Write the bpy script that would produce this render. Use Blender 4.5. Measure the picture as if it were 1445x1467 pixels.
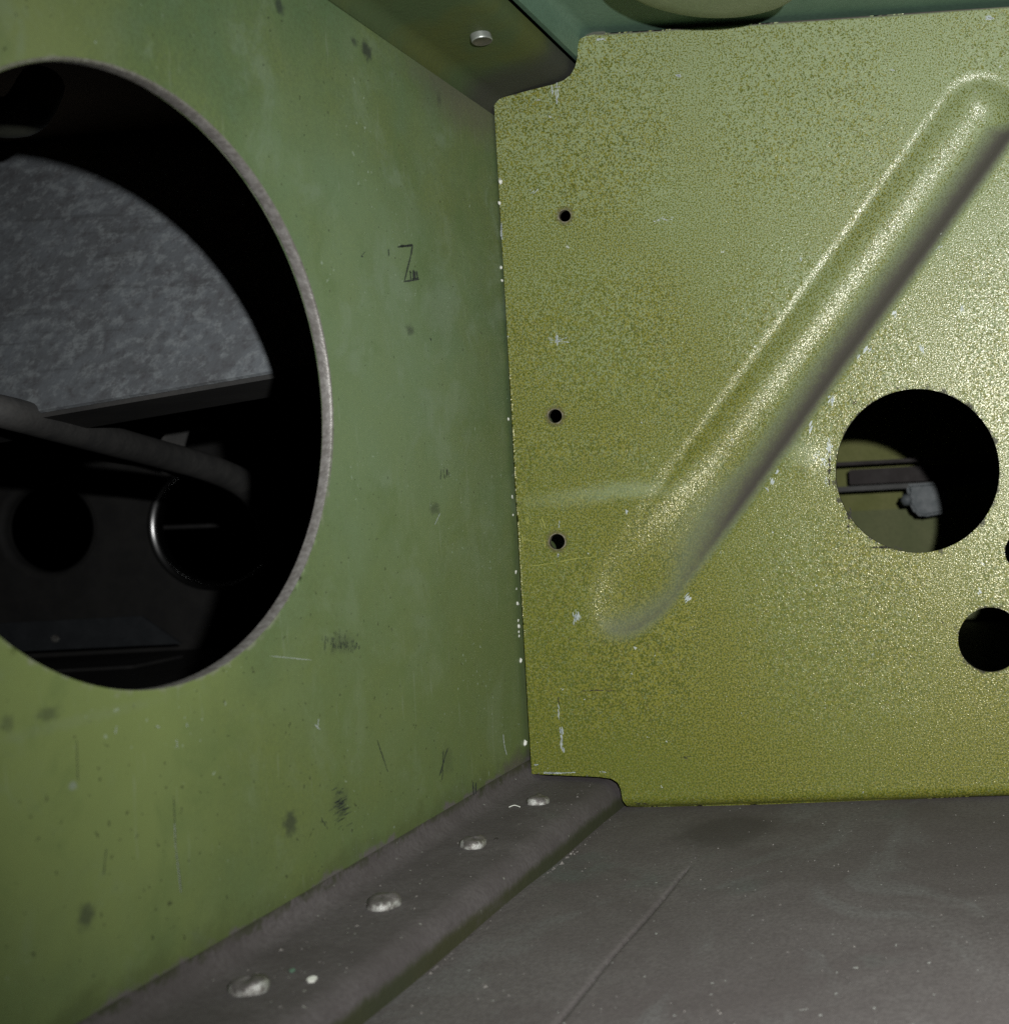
import bpy, math, random
import numpy as np
from mathutils import Vector, Matrix

for o in list(bpy.data.objects):
    bpy.data.objects.remove(o)
S = bpy.context.scene
COL = S.collection

# ------------------------------------------------------------------ camera, world, lamp, exposure
F = 1706.0                    # focal length in photo pixels (photo 1445 x 1467)
PX, PY = 1450.0, 690.0        # principal point: the photo is a crop of a wider frame
ROLL = math.radians(3.1)
cs, sn = math.cos(ROLL), math.sin(ROLL)
cam = bpy.data.cameras.new('camera')
cam.sensor_fit = 'HORIZONTAL'
cam.sensor_width = 36.0
cam.lens = 36.0 * F / 1445.0
# shift is measured in units of the sensor width
cam.shift_x = -(PX - 722.5) / 1445.0
cam.shift_y = -(733.5 - PY) / 1445.0
cam.clip_start, cam.clip_end = 0.005, 20.0
cam.dof.use_dof = True
cam.dof.focus_distance = 0.29
cam.dof.aperture_fstop = 33.0
camo = bpy.data.objects.new('camera', cam)
COL.objects.link(camo)
camo.matrix_world = Matrix(((cs, sn, 0, 0), (0, 0, -1, 0), (-sn, cs, 0, 0), (0, 0, 0, 1)))
S.camera = camo

W = bpy.data.worlds.new('World'); S.world = W; W.use_nodes = True
W.node_tree.nodes['Background'].inputs[0].default_value = (0.0, 0.0, 0.0, 1)
W.node_tree.nodes['Background'].inputs[1].default_value = 0.0

LAMP = Vector((0.030, -0.004, 0.022))     # the camera's own flash, right of and above the lens
fl = bpy.data.lights.new('flash', 'SPOT')
fl.energy = 4.6
fl.color = (1.0, 0.98, 0.965)
fl.spot_size = math.radians(111); fl.spot_blend = .72
fl.shadow_soft_size = 0.0017
flo = bpy.data.objects.new('flash', fl); COL.objects.link(flo)
flo.location = LAMP
flo.rotation_euler = Vector((0.0, 1.0, 0.0)).to_track_quat('-Z', 'Y').to_euler()

S.view_settings.view_transform = 'Standard'
S.view_settings.look = 'None'
S.view_settings.exposure = 0.0
S.view_settings.gamma = 1.0
S.cycles.max_bounces = 5
S.cycles.use_denoising = False
S.cycles.caustics_reflective = False
S.cycles.caustics_refractive = False
S.cycles.sample_clamp_indirect = .5

# ------------------------------------------------------------------ measuring helpers
A = 0.1258                   # web plane: x = -A
D = 0.300                    # rib plane: y = D

def ray(x, y):
    u, v = x - PX, PY - y
    return Vector(((u * cs + v * sn) / F, 1.0, (-u * sn + v * cs) / F))
def on_y(x, y, Y): return ray(x, y) * Y
def on_plane(x, y, p0, n):
    d = ray(x, y); return d * (Vector(p0).dot(Vector(n)) / d.dot(Vector(n)))
def on_x(x, y, X): return on_plane(x, y, (X, 0, 0), (1, 0, 0))
def on_z(x, y, Z): return on_plane(x, y, (0, 0, Z), (0, 0, 1))

rnd = random.Random(7)
nrnd = np.random.default_rng(5)

# ------------------------------------------------------------------ materials
class NT:
    def __init__(self, name):
        self.m = bpy.data.materials.new(name); self.m.use_nodes = True
        self.t = self.m.node_tree; self.t.nodes.clear()
        self.out = self.t.nodes.new('ShaderNodeOutputMaterial')
        self.tc = self.t.nodes.new('ShaderNodeTexCoord')
        self.P = self.tc.outputs['Object']
    def n(self, typ, **kw):
        nd = self.t.nodes.new(typ)
        for k, v in kw.items(): setattr(nd, k, v)
        return nd
    def put(self, sock, v):
        if hasattr(v, 'is_output') or isinstance(v, bpy.types.NodeSocket): self.t.links.new(v, sock)
        elif isinstance(v, tuple) and len(v) == 3 and sock.type == 'RGBA': sock.default_value = (*v, 1)
        else: sock.default_value = v
    def noise(self, scale, detail=2, rough=.5, vec=None, stretch=None, off=0.0, dist=0.0):
        vec = vec or self.P
        if stretch or off:
            mp = self.n('ShaderNodeMapping'); self.put(mp.inputs['Vector'], vec)
            if stretch: mp.inputs['Scale'].default_value = stretch
            mp.inputs['Location'].default_value = (off, off * .7, off * 1.3)
            vec = mp.outputs[0]
        nd = self.n('ShaderNodeTexNoise'); self.put(nd.inputs['Vector'], vec)
        nd.inputs['Scale'].default_value = scale; nd.inputs['Detail'].default_value = detail
        nd.inputs['Roughness'].default_value = rough; nd.inputs['Distortion'].default_value = dist
        return nd.outputs['Fac']
    def math(self, op, a, b=0.0, c=None):
        nd = self.n('ShaderNodeMath', operation=op)
        self.put(nd.inputs[0], a); self.put(nd.inputs[1], b)
        if c is not None: self.put(nd.inputs[2], c)
        return nd.outputs[0]
    def ramp(self, v, lo, hi, a=0.0, b=1.0):
        nd = self.n('ShaderNodeMapRange', interpolation_type='SMOOTHSTEP')
        self.put(nd.inputs[0], v)
        nd.inputs[1].default_value = lo; nd.inputs[2].default_value = hi
        nd.inputs[3].default_value = a; nd.inputs[4].default_value = b
        return nd.outputs[0]
    def mix(self, f, a, b):
        nd = self.n('ShaderNodeMix', data_type='RGBA')
        self.put(nd.inputs[0], f); self.put(nd.inputs[6], a); self.put(nd.inputs[7], b)
        return nd.outputs[2]
    def attr(self, name):
        return self.n('ShaderNodeAttribute', attribute_name=name).outputs['Fac']
    def normal_z(self):
        g = self.n('ShaderNodeNewGeometry'); s = self.n('ShaderNodeSeparateXYZ')
        self.put(s.inputs[0], g.outputs['Normal']); return s.outputs[2]
    def sep(self):
        s = self.n('ShaderNodeSeparateXYZ'); self.put(s.inputs[0], self.P); return s.outputs
    def blob(self, c, size, soft=(0.4, 1.0), wob=0.5, wscale=900):
        """0..1 patch of irregular outline round a point of the surface."""
        sub = self.n('ShaderNodeVectorMath', operation='SUBTRACT'); self.put(sub.inputs[0], self.P); sub.inputs[1].default_value = c
        dv = self.n('ShaderNodeVectorMath', operation='DIVIDE'); self.put(dv.inputs[0], sub.outputs[0]); dv.inputs[1].default_value = size
        ln = self.n('ShaderNodeVectorMath', operation='LENGTH'); self.put(ln.inputs[0], dv.outputs[0])
        r = self.math('ADD', ln.outputs['Value'], self.math('MULTIPLY', self.math('SUBTRACT', self.noise(wscale, 3, .6), .5), wob * 2))
        return self.ramp(r, soft[0], soft[1], 1.0, 0.0)
    def bump(self, h, strength, dist, prev=None):
        b = self.n('ShaderNodeBump'); b.inputs['Strength'].default_value = strength; b.inputs['Distance'].default_value = dist
        self.put(b.inputs['Height'], h)
        if prev is not None: self.put(b.inputs['Normal'], prev)
        return b.outputs[0]
    def done(self, col, rough=.5, metal=0.0, nrm=None, spec=.5, **kw):
        p = self.n('ShaderNodeBsdfPrincipled')
        self.put(p.inputs['Base Color'], col); self.put(p.inputs['Roughness'], rough); self.put(p.inputs['Metallic'], metal)
        self.put(p.inputs['Specular IOR Level'], spec)
        if nrm is not None: self.put(p.inputs['Normal'], nrm)
        for k, v in kw.items(): self.put(p.inputs[k.replace('_', ' ')], v)
        self.t.links.new(p.outputs[0], self.out.inputs[0])
        return self.m

DUST = (0.118, 0.110, 0.107)

K0 = D / F
def mat_rib():
    m = NT('yellow_green_primer')
    fine = m.noise(2700, 2, .55)
    fine2 = m.noise(2200, 1, .5, off=3.1)
    cloud = m.noise(26, 3, .55)
    x, y, z = m.sep()
    # pale flecks, denser towards the upper right of the sheet
    over = m.math('ADD', m.math('MULTIPLY', z, 4.6), m.math('MULTIPLY', x, 2.4))
    over = m.math('ADD', over, m.math('MULTIPLY', m.math('SUBTRACT', cloud, .5), .35))
    over = m.ramp(over, -.50, .50)
    thr = m.math('SUBTRACT', .60, m.math('MULTIPLY', over, .155))
    fleck = m.ramp(m.math('SUBTRACT', fine, thr), -.03, .05)
    base = m.mix(m.ramp(fine2, .38, .62), (0.068, 0.086, 0.008), (0.186, 0.186, 0.026))
    base = m.mix(m.math('MULTIPLY', m.ramp(cloud, .35, .7), .45), base, (0.108, 0.140, 0.022))
    brown = m.ramp(m.noise(1900, 1, .5, off=8.3), .58, .70)
    base = m.mix(m.math('MULTIPLY', brown, .45), base, (0.115, 0.090, 0.030))
    col = m.mix(m.math('MULTIPLY', fleck, m.math('ADD', .34, m.math('MULTIPLY', over, .42))), base, (0.285, 0.350, 0.205))
    for (bx, by, bw, bh, k) in ((900, 701, 75, 16, .34), (815, 714, 75, 16, .22), (1150, 650, 40, 26, .25)):  # highlight along the wrinkle and beside the dent, painted as pale patches
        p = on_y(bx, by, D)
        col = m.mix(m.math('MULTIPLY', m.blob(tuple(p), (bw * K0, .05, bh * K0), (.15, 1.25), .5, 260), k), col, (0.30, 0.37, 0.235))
    # lodged dust on faces turned upwards, dirt round the cut holes
    nz = m.normal_z()
    dust = m.math('MULTIPLY', m.ramp(m.math('ADD', nz, m.math('MULTIPLY', m.math('SUBTRACT', m.noise(500, 3, .6), .5), .16)), .10, .44), .90)
    film = m.ramp(nz, .02, .18)
    col = m.mix(m.math('MULTIPLY', film, .6), col, (0.15, 0.175, 0.115))
    col = m.mix(dust, col, (0.082, 0.070, 0.071))
    e = m.attr('hole_distance')
    dirt = m.ramp(m.math('ADD', e, m.math('MULTIPLY', m.math('SUBTRACT', m.noise(330, 5, .7), .5), .0130)), -.0012, .0004, 1.0, 0.0)
    col = m.mix(m.math('MULTIPLY', dirt, .85), col, (0.03, 0.028, 0.02))
    es = m.attr('rivet_hole_distance')
    ring = m.ramp(m.math('ADD', es, m.math('MULTIPLY', m.math('SUBTRACT', m.noise(900, 3, .6), .5), .0016)), .0002, .0013, 1.0, 0.0)
    col = m.mix(m.math('MULTIPLY', ring, .62), col, (0.085, 0.072, 0.045))
    lip = m.ramp(m.math('ADD', es, m.math('MULTIPLY', m.math('SUBTRACT', m.noise(700, 2, .6, off=9), .5), .0012)), .0000, .00025, 1.0, 0.0)
    col = m.mix(m.math('MULTIPLY', lip, .6), col, (0.27, 0.24, 0.20))
    chip = m.math('MULTIPLY', m.ramp(m.math('ADD', e, m.math('MULTIPLY', m.math('SUBTRACT', m.noise(1500, 2, .6, off=5), .5), .003)), -.0006, -.0002, 1.0, 0.0), m.ramp(m.noise(300, 2), .5, .55))
    col = m.mix(chip, col, (0.5, 0.5, 0.46))
    # small bare spots over the whole sheet
    bare = m.math('MULTIPLY', m.ramp(m.noise(620, 2, .55, off=1.7), .735, .765), m.ramp(m.noise(60, 2), .45, .6))
    col = m.mix(bare, col, (0.42, 0.46, 0.42))
    nb = m.bump(m.noise(150, 2), .10, .0006)
    n = m.bump(fine, .30, .00020, nb)
    p1 = m.n('ShaderNodeBsdfPrincipled')
    m.put(p1.inputs['Base Color'], col); m.put(p1.inputs['Roughness'], .5); m.put(p1.inputs['Normal'], n); m.put(p1.inputs['Specular IOR Level'], .22)
    # metal pigment: tiny facets, each with its own tilt
    n2 = m.bump(m.noise(3100, 1, .5, off=20), .50, .00020, nb)
    p2 = m.n('ShaderNodeBsdfPrincipled')
    m.put(p2.inputs['Base Color'], m.mix(over, (0.72, 0.68, 0.44), (0.74, 0.74, 0.68))); m.put(p2.inputs['Metallic'], 1.0); m.put(p2.inputs['Roughness'], .29); m.put(p2.inputs['Normal'], n2)
    pig = m.math('MULTIPLY', m.ramp(m.noise(3100, 1, .5, off=31), .49, .58), m.math('SUBTRACT', 1.0, m.ramp(nz, .02, .22)))
    pig = m.math('MULTIPLY', m.math('MULTIPLY', pig, .115), m.math('SUBTRACT', 1.0, m.math('MAXIMUM', dirt, ring)))
    ms = m.n('ShaderNodeMixShader'); m.put(ms.inputs[0], pig)
    m.t.links.new(p1.outputs[0], ms.inputs[1]); m.t.links.new(p2.outputs[0], ms.inputs[2])
    m.t.links.new(ms.outputs[0], m.out.inputs[0])
    return m.m

def mat_web():
    m = NT('green_primer')
    c1 = m.noise(42, 5, .65); c2 = m.noise(95, 4, .62, off=2.0); c3 = m.noise(22, 3, .6, off=6.0, stretch=(1, 1, .85))
    f = m.noise(1500, 2, .6)
    col = m.mix(m.ramp(c1, .34, .68), (0.090, 0.146, 0.070), (0.118, 0.160, 0.058))
    col = m.mix(m.math('MULTIPLY', m.ramp(c2, .46, .70), .5), col, (0.118, 0.170, 0.100))
    col = m.mix(m.math('MULTIPLY', m.ramp(c3, .48, .72), .38), col, (0.142, 0.168, 0.048))
    col = m.mix(m.math('MULTIPLY', m.ramp(f, .36, .66), .52), col, (0.078, 0.108, 0.050))
    zz = m.sep()[2]
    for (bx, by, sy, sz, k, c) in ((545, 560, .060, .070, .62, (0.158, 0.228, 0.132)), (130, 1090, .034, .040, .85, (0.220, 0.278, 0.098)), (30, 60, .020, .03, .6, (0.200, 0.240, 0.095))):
        p = on_x(bx, by, -A)          # pale areas that put the flash's brighter zones into the colour
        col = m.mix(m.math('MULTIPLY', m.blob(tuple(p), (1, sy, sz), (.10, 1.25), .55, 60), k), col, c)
    wash = m.ramp(m.noise(58, 5, .68, off=27, dist=.5), .50, .66)
    col = m.mix(m.math('MULTIPLY', wash, .38), col, (0.185, 0.245, 0.175))
    wash = m.ramp(m.noise(48, 5, .68, off=33, dist=.5), .52, .68)
    col = m.mix(m.math('MULTIPLY', wash, .45), col, (0.085, 0.138, 0.052))
    col = m.mix(m.math('MULTIPLY', m.ramp(m.math('ADD', zz, m.math('MULTIPLY', m.math('SUBTRACT', m.noise(30, 4, .6, off=21), .5), .09)), -.055, .045, 1.0, 0.0), .50), col, (0.132, 0.172, 0.056))
    scr = m.ramp(m.noise(240, 3, .6, stretch=(1, 2.6, .30), off=4.0), .64, .72)
    col = m.mix(m.math('MULTIPLY', scr, .16), col, (0.27, 0.32, 0.25))
    specks = m.math('MULTIPLY', m.ramp(m.noise(900, 2, .5, off=9.0), .69, .73), m.ramp(m.noise(60, 3, .6, off=3), .50, .60))
    col = m.mix(m.math('MULTIPLY', specks, .6), col, (0.32, 0.39, 0.32))
    dots = m.ramp(m.noise(1000, 1, .5, off=12.0), .735, .76)
    col = m.mix(m.math('MULTIPLY', dots, .6), col, (0.02, 0.022, 0.015))
    e = m.attr('hole_distance')
    worn = m.ramp(m.math('ADD', e, m.math('MULTIPLY', m.math('SUBTRACT', m.noise(380, 4, .65, off=2), .5), .006)), -.0006, .0006, 1.0, 0.0)
    col = m.mix(m.math('MULTIPLY', worn, .6), col, (0.24, 0.25, 0.2))
    # graphite smudges and rubs
    for (x, y, w, h, k) in SMUDGES:   # soft rubs and wiped spots
        p = on_x(x, y, -A); q1 = on_x(x + w, y, -A); q2 = on_x(x, y + h, -A)
        s = (1.0, max(abs(q1.y - p.y), 1e-4), max(abs(q2.z - p.z), 1e-4))
        col = m.mix(m.math('MULTIPLY', m.blob(tuple(p), s, (.25, 1.1), .75, 700), abs(k)), col, (0.022, 0.026, 0.030) if k > 0 else (0.22, 0.26, 0.22))
    nz = m.normal_z(); x, y, z = m.sep()
    # dust that creeps up from the lower fold and lies on the upward faces; grime in the top corner
    low = m.ramp(m.math('ADD', z, m.math('MULTIPLY', m.math('SUBTRACT', m.noise(120, 4, .65), .5), .012)), -.0652, -.0634, 1.0, 0.0)
    grime = m.blob((-A, .283, .0985), (.02, .030, .010), (.2, 1.2), .4, 120)
    col = m.mix(m.math('MULTIPLY', grime, .6), col, (0.098, 0.084, 0.080))
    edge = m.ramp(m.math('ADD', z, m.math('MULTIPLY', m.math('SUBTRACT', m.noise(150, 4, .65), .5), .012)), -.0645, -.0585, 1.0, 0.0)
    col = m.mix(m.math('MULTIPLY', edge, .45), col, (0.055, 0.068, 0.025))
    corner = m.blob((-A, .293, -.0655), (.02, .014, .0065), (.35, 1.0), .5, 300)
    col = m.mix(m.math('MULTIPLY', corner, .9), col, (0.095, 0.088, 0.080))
    col = m.mix(low, col, DUST)
    n = m.bump(f, .25, .00010)
    n = m.bump(m.noise(60, 2), .15, .0012, n)
    return m.done(col, .47, 0.0, n, .42)

def mat_flange(top):
    m = NT('flange_primer_dark_end' if top else 'flange_under_dust')
    nz = m.normal_z()
    g = m.mix(m.ramp(m.noise(40, 3, .6), .4, .65), (0.048, 0.074, 0.032), (0.064, 0.078, 0.024))
    g = m.mix(m.math('MULTIPLY', m.ramp(m.noise(1500, 2, .6), .35, .7), .25), g, (0.05, 0.06, 0.03))
    if top:
        x, y, z = m.sep()
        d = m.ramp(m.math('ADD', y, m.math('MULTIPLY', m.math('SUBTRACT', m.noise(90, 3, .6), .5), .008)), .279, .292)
        col = m.mix(m.math('MULTIPLY', d, .85), g, (0.036, 0.035, 0.035))  # darker grey towards the rib
        r = .6
    else:
        g = m.mix(.72, g, (0.038, 0.036, 0.022))
        d = m.ramp(m.math('ADD', nz, m.math('MULTIPLY', m.math('SUBTRACT', m.noise(160, 4, .65), .5), .55)), .02, .38)
        x, y, z = m.sep()
        fold = m.ramp(m.math('ADD', z, m.math('MULTIPLY', m.math('SUBTRACT', m.noise(330, 5, .7), .5), .011)), -.0660, -.0636, 1.0, 0.0)
        fold = m.math('MULTIPLY', fold, m.ramp(x, -.1150, -.1140, 1.0, 0.0))
        d = m.math('MAXIMUM', d, fold)
        cloud = m.ramp(m.noise(60, 4, .62), .35, .68)
        du = m.mix(cloud, (0.084, 0.076, 0.076), (0.114, 0.105, 0.106))
        du = m.mix(m.math('MULTIPLY', m.ramp(m.noise(1100, 2, .6), .3, .75), .6), du, (0.068, 0.060, 0.060))
        du = m.mix(m.math('MULTIPLY', m.ramp(m.noise(900, 1, .5, off=3), .76, .79), .8), du, (0.34, 0.35, 0.32))
        du = m.mix(m.math('MULTIPLY', m.ramp(m.noise(30, 4, .6, off=11), .60, .70), .30), du, (0.125, 0.14, 0.127))
        col = m.mix(d, g, du)
        r = .9
    n = m.bump(m.noise(1300, 3, .65), .45, .00022)
    n = m.bump(m.noise(110, 3), .25, .0012, n)
    return m.done(col, r, 0.0, n, .25)

def mat_floor():
    m = NT('grey_dust_on_sheet')
    cl = m.ramp(m.noise(24, 5, .62, dist=.8), .34, .68)
    col = m.mix(cl, (0.110, 0.099, 0.097), (0.143, 0.134, 0.131))
    wisps = m.ramp(m.noise(30, 4, .6, stretch=(1, .55, 1), off=5.5, dist=1.6), .52, .66)
    col = m.mix(m.math('MULTIPLY', wisps, .55), col, (0.165, 0.168, 0.165))
    gr = m.ramp(m.noise(17, 4, .65, off=2.2), .60, .72)
    col = m.mix(m.math('MULTIPLY', gr, .5), col, (0.118, 0.152, 0.138))
    col = m.mix(m.math('MULTIPLY', m.ramp(m.noise(1300, 2, .6), .3, .72), .58), col, (0.074, 0.066, 0.066))
    col = m.mix(m.math('MULTIPLY', m.ramp(m.noise(950, 1, .5, off=4), .775, .80), .9), col, (0.42, 0.44, 0.42))
    col = m.mix(m.math('MULTIPLY', m.ramp(m.noise(420, 3, .6, off=14), .70, .76), .6), col, (0.035, 0.030, 0.026))
    col = m.mix(m.math('MULTIPLY', m.ramp(m.attr('crack'), .15, .6), m.ramp(m.noise(500, 3, .6),   .35, .55, .05, .36)), col, (0.030, 0.027, 0.025))
    p = FLOOR(1040, 1190)
    col = m.mix(m.math('MULTIPLY', m.blob(tuple(p), (.013, .016, .05), (.5, 1.1), .35, 160), .55), col, (0.050, 0.045, 0.042))
    n = m.bump(m.noise(1500, 3, .65), .5, .00020)
    n = m.bump(m.noise(70, 3), .2, .0012, n)
    return m.done(col, .92, 0.0, n, .2)

def mat_plain(name, a, b, scale=60, rough=.6, metal=0.0, bump=.2, fine=900, spec=.4):
    m = NT(name)
    col = m.mix(m.ramp(m.noise(scale, 4, .6), .35, .68), a, b)
    col = m.mix(m.math('MULTIPLY', m.ramp(m.noise(fine, 2, .6), .35, .7), .25), col, tuple(c * .55 for c in a))
    return m.done(col, rough, metal, m.bump(m.noise(fine, 3, .6), bump, .0002), spec)

def mat_rivet():
    m = NT('dusty_rivet_metal')
    nz = m.normal_z()
    d = m.ramp(m.math('ADD', nz, m.math('MULTIPLY', m.math('SUBTRACT', m.noise(520, 4, .65), .5), 1.9)), .22, .62)
    col = m.mix(m.ramp(m.noise(900, 3, .6), .4, .65), (0.40, 0.41, 0.385), (0.17, 0.16, 0.145))
    col = m.mix(d, col, (0.112, 0.104, 0.10))
    return m.done(col, .5, .3, m.bump(m.noise(900, 4, .7), .8, .0004), .5)

# ------------------------------------------------------------------ mesh helpers
def link(name, me, parent=None, mats=()):
    o = bpy.data.objects.new(name, me); COL.objects.link(o)
    if me is not None:
        for m in mats: me.materials.append(m)
    if parent is not None: o.parent = parent
    return o

def tag(o, label=None, cat=None, group=None, kind=None):
    if label: o['label'] = label
    if cat: o['category'] = cat
    if group: o['group'] = group
    if kind: o['kind'] = kind
    return o

def empty(name, label, cat, group=None):
    return tag(link(name, None), label, cat, group)

def mesh(name, v, f, smooth=True, mi=None):
    me = bpy.data.meshes.new(name)
    me.from_pydata([tuple(map(float, p)) for p in v], [], [tuple(map(int, q)) for q in f])
    if mi is not None: me.polygons.foreach_set('material_index', np.asarray(mi, dtype=np.int32))
    if smooth: me.polygons.foreach_set('use_smooth', [True] * len(me.polygons))
    me.update()
    return me

def poly_sdf(P, poly):
    poly = np.asarray(poly, float); n = len(poly)
    d2 = np.full(len(P), 1e9); gx = np.zeros((len(P), 2)); inside = np.zeros(len(P), bool)
    for i in range(n):
        a, b = poly[i], poly[(i + 1) % n]
        ab = b - a; t = np.clip(((P - a) @ ab) / (ab @ ab), 0, 1)
        c = a + t[:, None] * ab; dd = ((P - c) ** 2).sum(1)
        k = dd < d2; d2[k] = dd[k]; gx[k] = c[k]
        cond = (a[1] > P[:, 1]) != (b[1] > P[:, 1])
        if abs(ab[1]) > 1e-12:
            xi = a[0] + (P[:, 1] - a[1]) / ab[1] * ab[0]
            inside ^= cond & (P[:, 0] < xi)
    return np.where(inside, -1, 1) * np.sqrt(d2), gx

def cut_sheet(us, vs, outline, holes):
    """Grid of cells, with vertices near an outline or a round hole moved onto it."""
    U, V = np.meshgrid(us, vs, indexing='ij'); P = np.c_[U.ravel(), V.ravel()]
    nv = len(vs); st = max(us[1] - us[0], vs[1] - vs[0])
    if outline is not None:
        so, near = poly_sdf(P, outline)
    else:
        so = np.full(len(P), -1e3); near = P.copy()
    for (cx, cy, r) in holes:
        d = P - (cx, cy); l = np.maximum(np.hypot(d[:, 0], d[:, 1]), 1e-9)
        s = r - l; k = s > so
        so[k] = s[k]; near[k] = np.array((cx, cy)) + d[k] / l[k, None] * r
    I = np.arange(len(P)).reshape(len(us), nv)
    q = np.stack([I[:-1, :-1], I[1:, :-1], I[1:, 1:], I[:-1, 1:]], -1).reshape(-1, 4)
    inn = so < 0
    q = q[inn[q].any(1)]
    usedv = np.zeros(len(P), bool); usedv[q.ravel()] = True
    mv = usedv & (~inn | (so > -.28 * st))
    P = P.copy(); P[mv] = near[mv]
    idx = np.full(len(P), -1); idx[usedv] = np.arange(usedv.sum())
    return P[usedv], idx[q], so[usedv]

def boundary(q):
    e = np.concatenate([q[:, [0, 1]], q[:, [1, 2]], q[:, [2, 3]], q[:, [3, 0]]])
    key = np.sort(e, 1); code = key[:, 0].astype(np.int64) * 10**8 + key[:, 1]
    u, inv, cnt = np.unique(code, return_inverse=True, return_counts=True)
    return e[cnt[inv] == 1]

def set_attr(me, name, vals):
    vals = np.r_[np.asarray(vals, dtype=np.float32), np.zeros(len(me.vertices) - len(vals), np.float32)]
    a = me.attributes.new(name, 'FLOAT', 'POINT'); a.data.foreach_set('value', vals.astype(np.float32))

def solid_sheet(name, P3f, P3b, q, walls=True, flip=False):
    n = len(P3f); v = [P3f, P3b]
    fs = [list(r) for r in q] + [list(r[::-1] + n) for r in q]
    mi = [0] * (2 * len(q)); nq = 2 * len(q)
    if walls:
        e = boundary(q); k = len(e); o = 2 * n
        v += [P3f[e[:, 0]], P3f[e[:, 1]], P3b[e[:, 0]], P3b[e[:, 1]]]
        for i in range(k):
            fs.append([o + k + i, o + i, o + 2 * k + i, o + 3 * k + i]); mi.append(1)
    me = mesh(name, np.concatenate(v), fs, True, mi)
    me['sheet_verts'] = n
    if walls:
        sm = np.ones(len(fs), bool); sm[nq:] = False
        me.polygons.foreach_set('use_smooth', sm); me.update()
    return me

def sweep(name, prof, ys, thick, side=1, parent=None, mats=(), wob=0.0):
    """Bent sheet: an (x, z) profile carried along y, with real thickness."""
    p = np.asarray(prof, float); t = np.gradient(p, axis=0); t /= np.linalg.norm(t, axis=1)[:, None]
    nrm = np.c_[-t[:, 1], t[:, 0]] * side
    back = p + nrm * thick
    loop = np.concatenate([p, back[::-1]]); L = len(loop)
    v = []
    for k, y in enumerate(ys):
        for j, (x, z) in enumerate(loop):
            w = wob * math.sin(y * 41 + j * .15) if j < len(p) else 0
            v.append((x, y, z + w))
    f = []
    for k in range(len(ys) - 1):
        for j in range(L):
            a, b = k * L + j, k * L + (j + 1) % L
            f.append((a, b, b + L, a + L))
    f.append(tuple(range(L))[::-1]); f.append(tuple(range((len(ys) - 1) * L, len(ys) * L)))
    me = mesh(name, v, f)
    o = link(name, me, parent, mats)
    fix_normals(me)
    md = o.modifiers.new('edge', 'EDGE_SPLIT'); md.split_angle = math.radians(50)
    return o

def fix_normals(me):
    import bmesh
    b = bmesh.new(); b.from_mesh(me); bmesh.ops.recalc_face_normals(b, faces=b.faces); b.to_mesh(me); b.free()

def arc(cx, cz, r, a0, a1, n=8):
    return [(cx + r * math.cos(math.radians(a0 + (a1 - a0) * i / n)), cz + r * math.sin(math.radians(a0 + (a1 - a0) * i / n))) for i in range(n + 1)]

def lathe(name, prof, n=48, axis='Z', parent=None, mats=(), loc=(0, 0, 0)):
    v, f = [], []
    m = len(prof)
    for i in range(n):
        a = 2 * math.pi * i / n
        for r, h in prof:
            p = (r * math.cos(a), r * math.sin(a), h)
            if axis == 'Y': p = (p[0], p[2], p[1])
            if axis == 'X': p = (p[2], p[0], p[1])
            v.append(p)
    for i in range(n):
        for j in range(m - 1):
            a, b = i * m + j, ((i + 1) % n) * m + j
            f.append((a, b, b + 1, a + 1))
    me = mesh(name, v, f); fix_normals(me)
    o = link(name, me, parent, mats); o.location = loc
    md = o.modifiers.new('edge', 'EDGE_SPLIT'); md.split_angle = math.radians(45)
    return o

def box(name, lo, hi, parent=None, mats=(), bev=.0006):
    import bmesh
    b = bmesh.new(); bmesh.ops.create_cube(b, size=1)
    for v in b.verts:
        v.co = Vector([lo[i] if v.co[i] < 0 else hi[i] for i in range(3)])
    bmesh.ops.bevel(b, geom=b.edges[:], offset=bev, segments=2, affect='EDGES')
    me = bpy.data.meshes.new(name); b.to_mesh(me); b.free()
    return link(name, me, parent, mats)

def tube(name, pts, r, n=16, parent=None, mats=(), sub=8, r_end=None):
    pts = [Vector(p) for p in pts]; P = []
    for i in range(len(pts) - 1):
        p0, p1, p2, p3 = pts[max(i - 1, 0)], pts[i], pts[i + 1], pts[min(i + 2, len(pts) - 1)]
        for k in range(sub):
            t = k / sub
            P.append(.5 * ((2 * p1) + (-p0 + p2) * t + (2 * p0 - 5 * p1 + 4 * p2 - p3) * t * t + (-p0 + 3 * p1 - 3 * p2 + p3) * t ** 3))
    P.append(pts[-1]); v, f = [], []
    for i, p in enumerate(P):
        d = (P[min(i + 1, len(P) - 1)] - P[max(i - 1, 0)]).normalized()
        s = d.cross(Vector((0, 0, 1)))
        if s.length < .1: s = d.cross(Vector((0, 1, 0)))
        s.normalize(); u = s.cross(d)
        rr = (r + ((r_end or r) - r) * i / (len(P) - 1)) * (1 + .004 * math.sin(i * 1.7))
        for k in range(n):
            a = 2 * math.pi * k / n; v.append(p + s * (rr * math.cos(a)) + u * (rr * math.sin(a)))
    for i in range(len(P) - 1):
        for k in range(n):
            f.append((i * n + k, i * n + (k + 1) % n, (i + 1) * n + (k + 1) % n, (i + 1) * n + k))
    f.append(tuple(range(n))); f.append(tuple(range((len(P) - 1) * n, len(P) * n)))
    me = mesh(name, v, f); fix_normals(me)
    return link(name, me, parent, mats)

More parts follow.
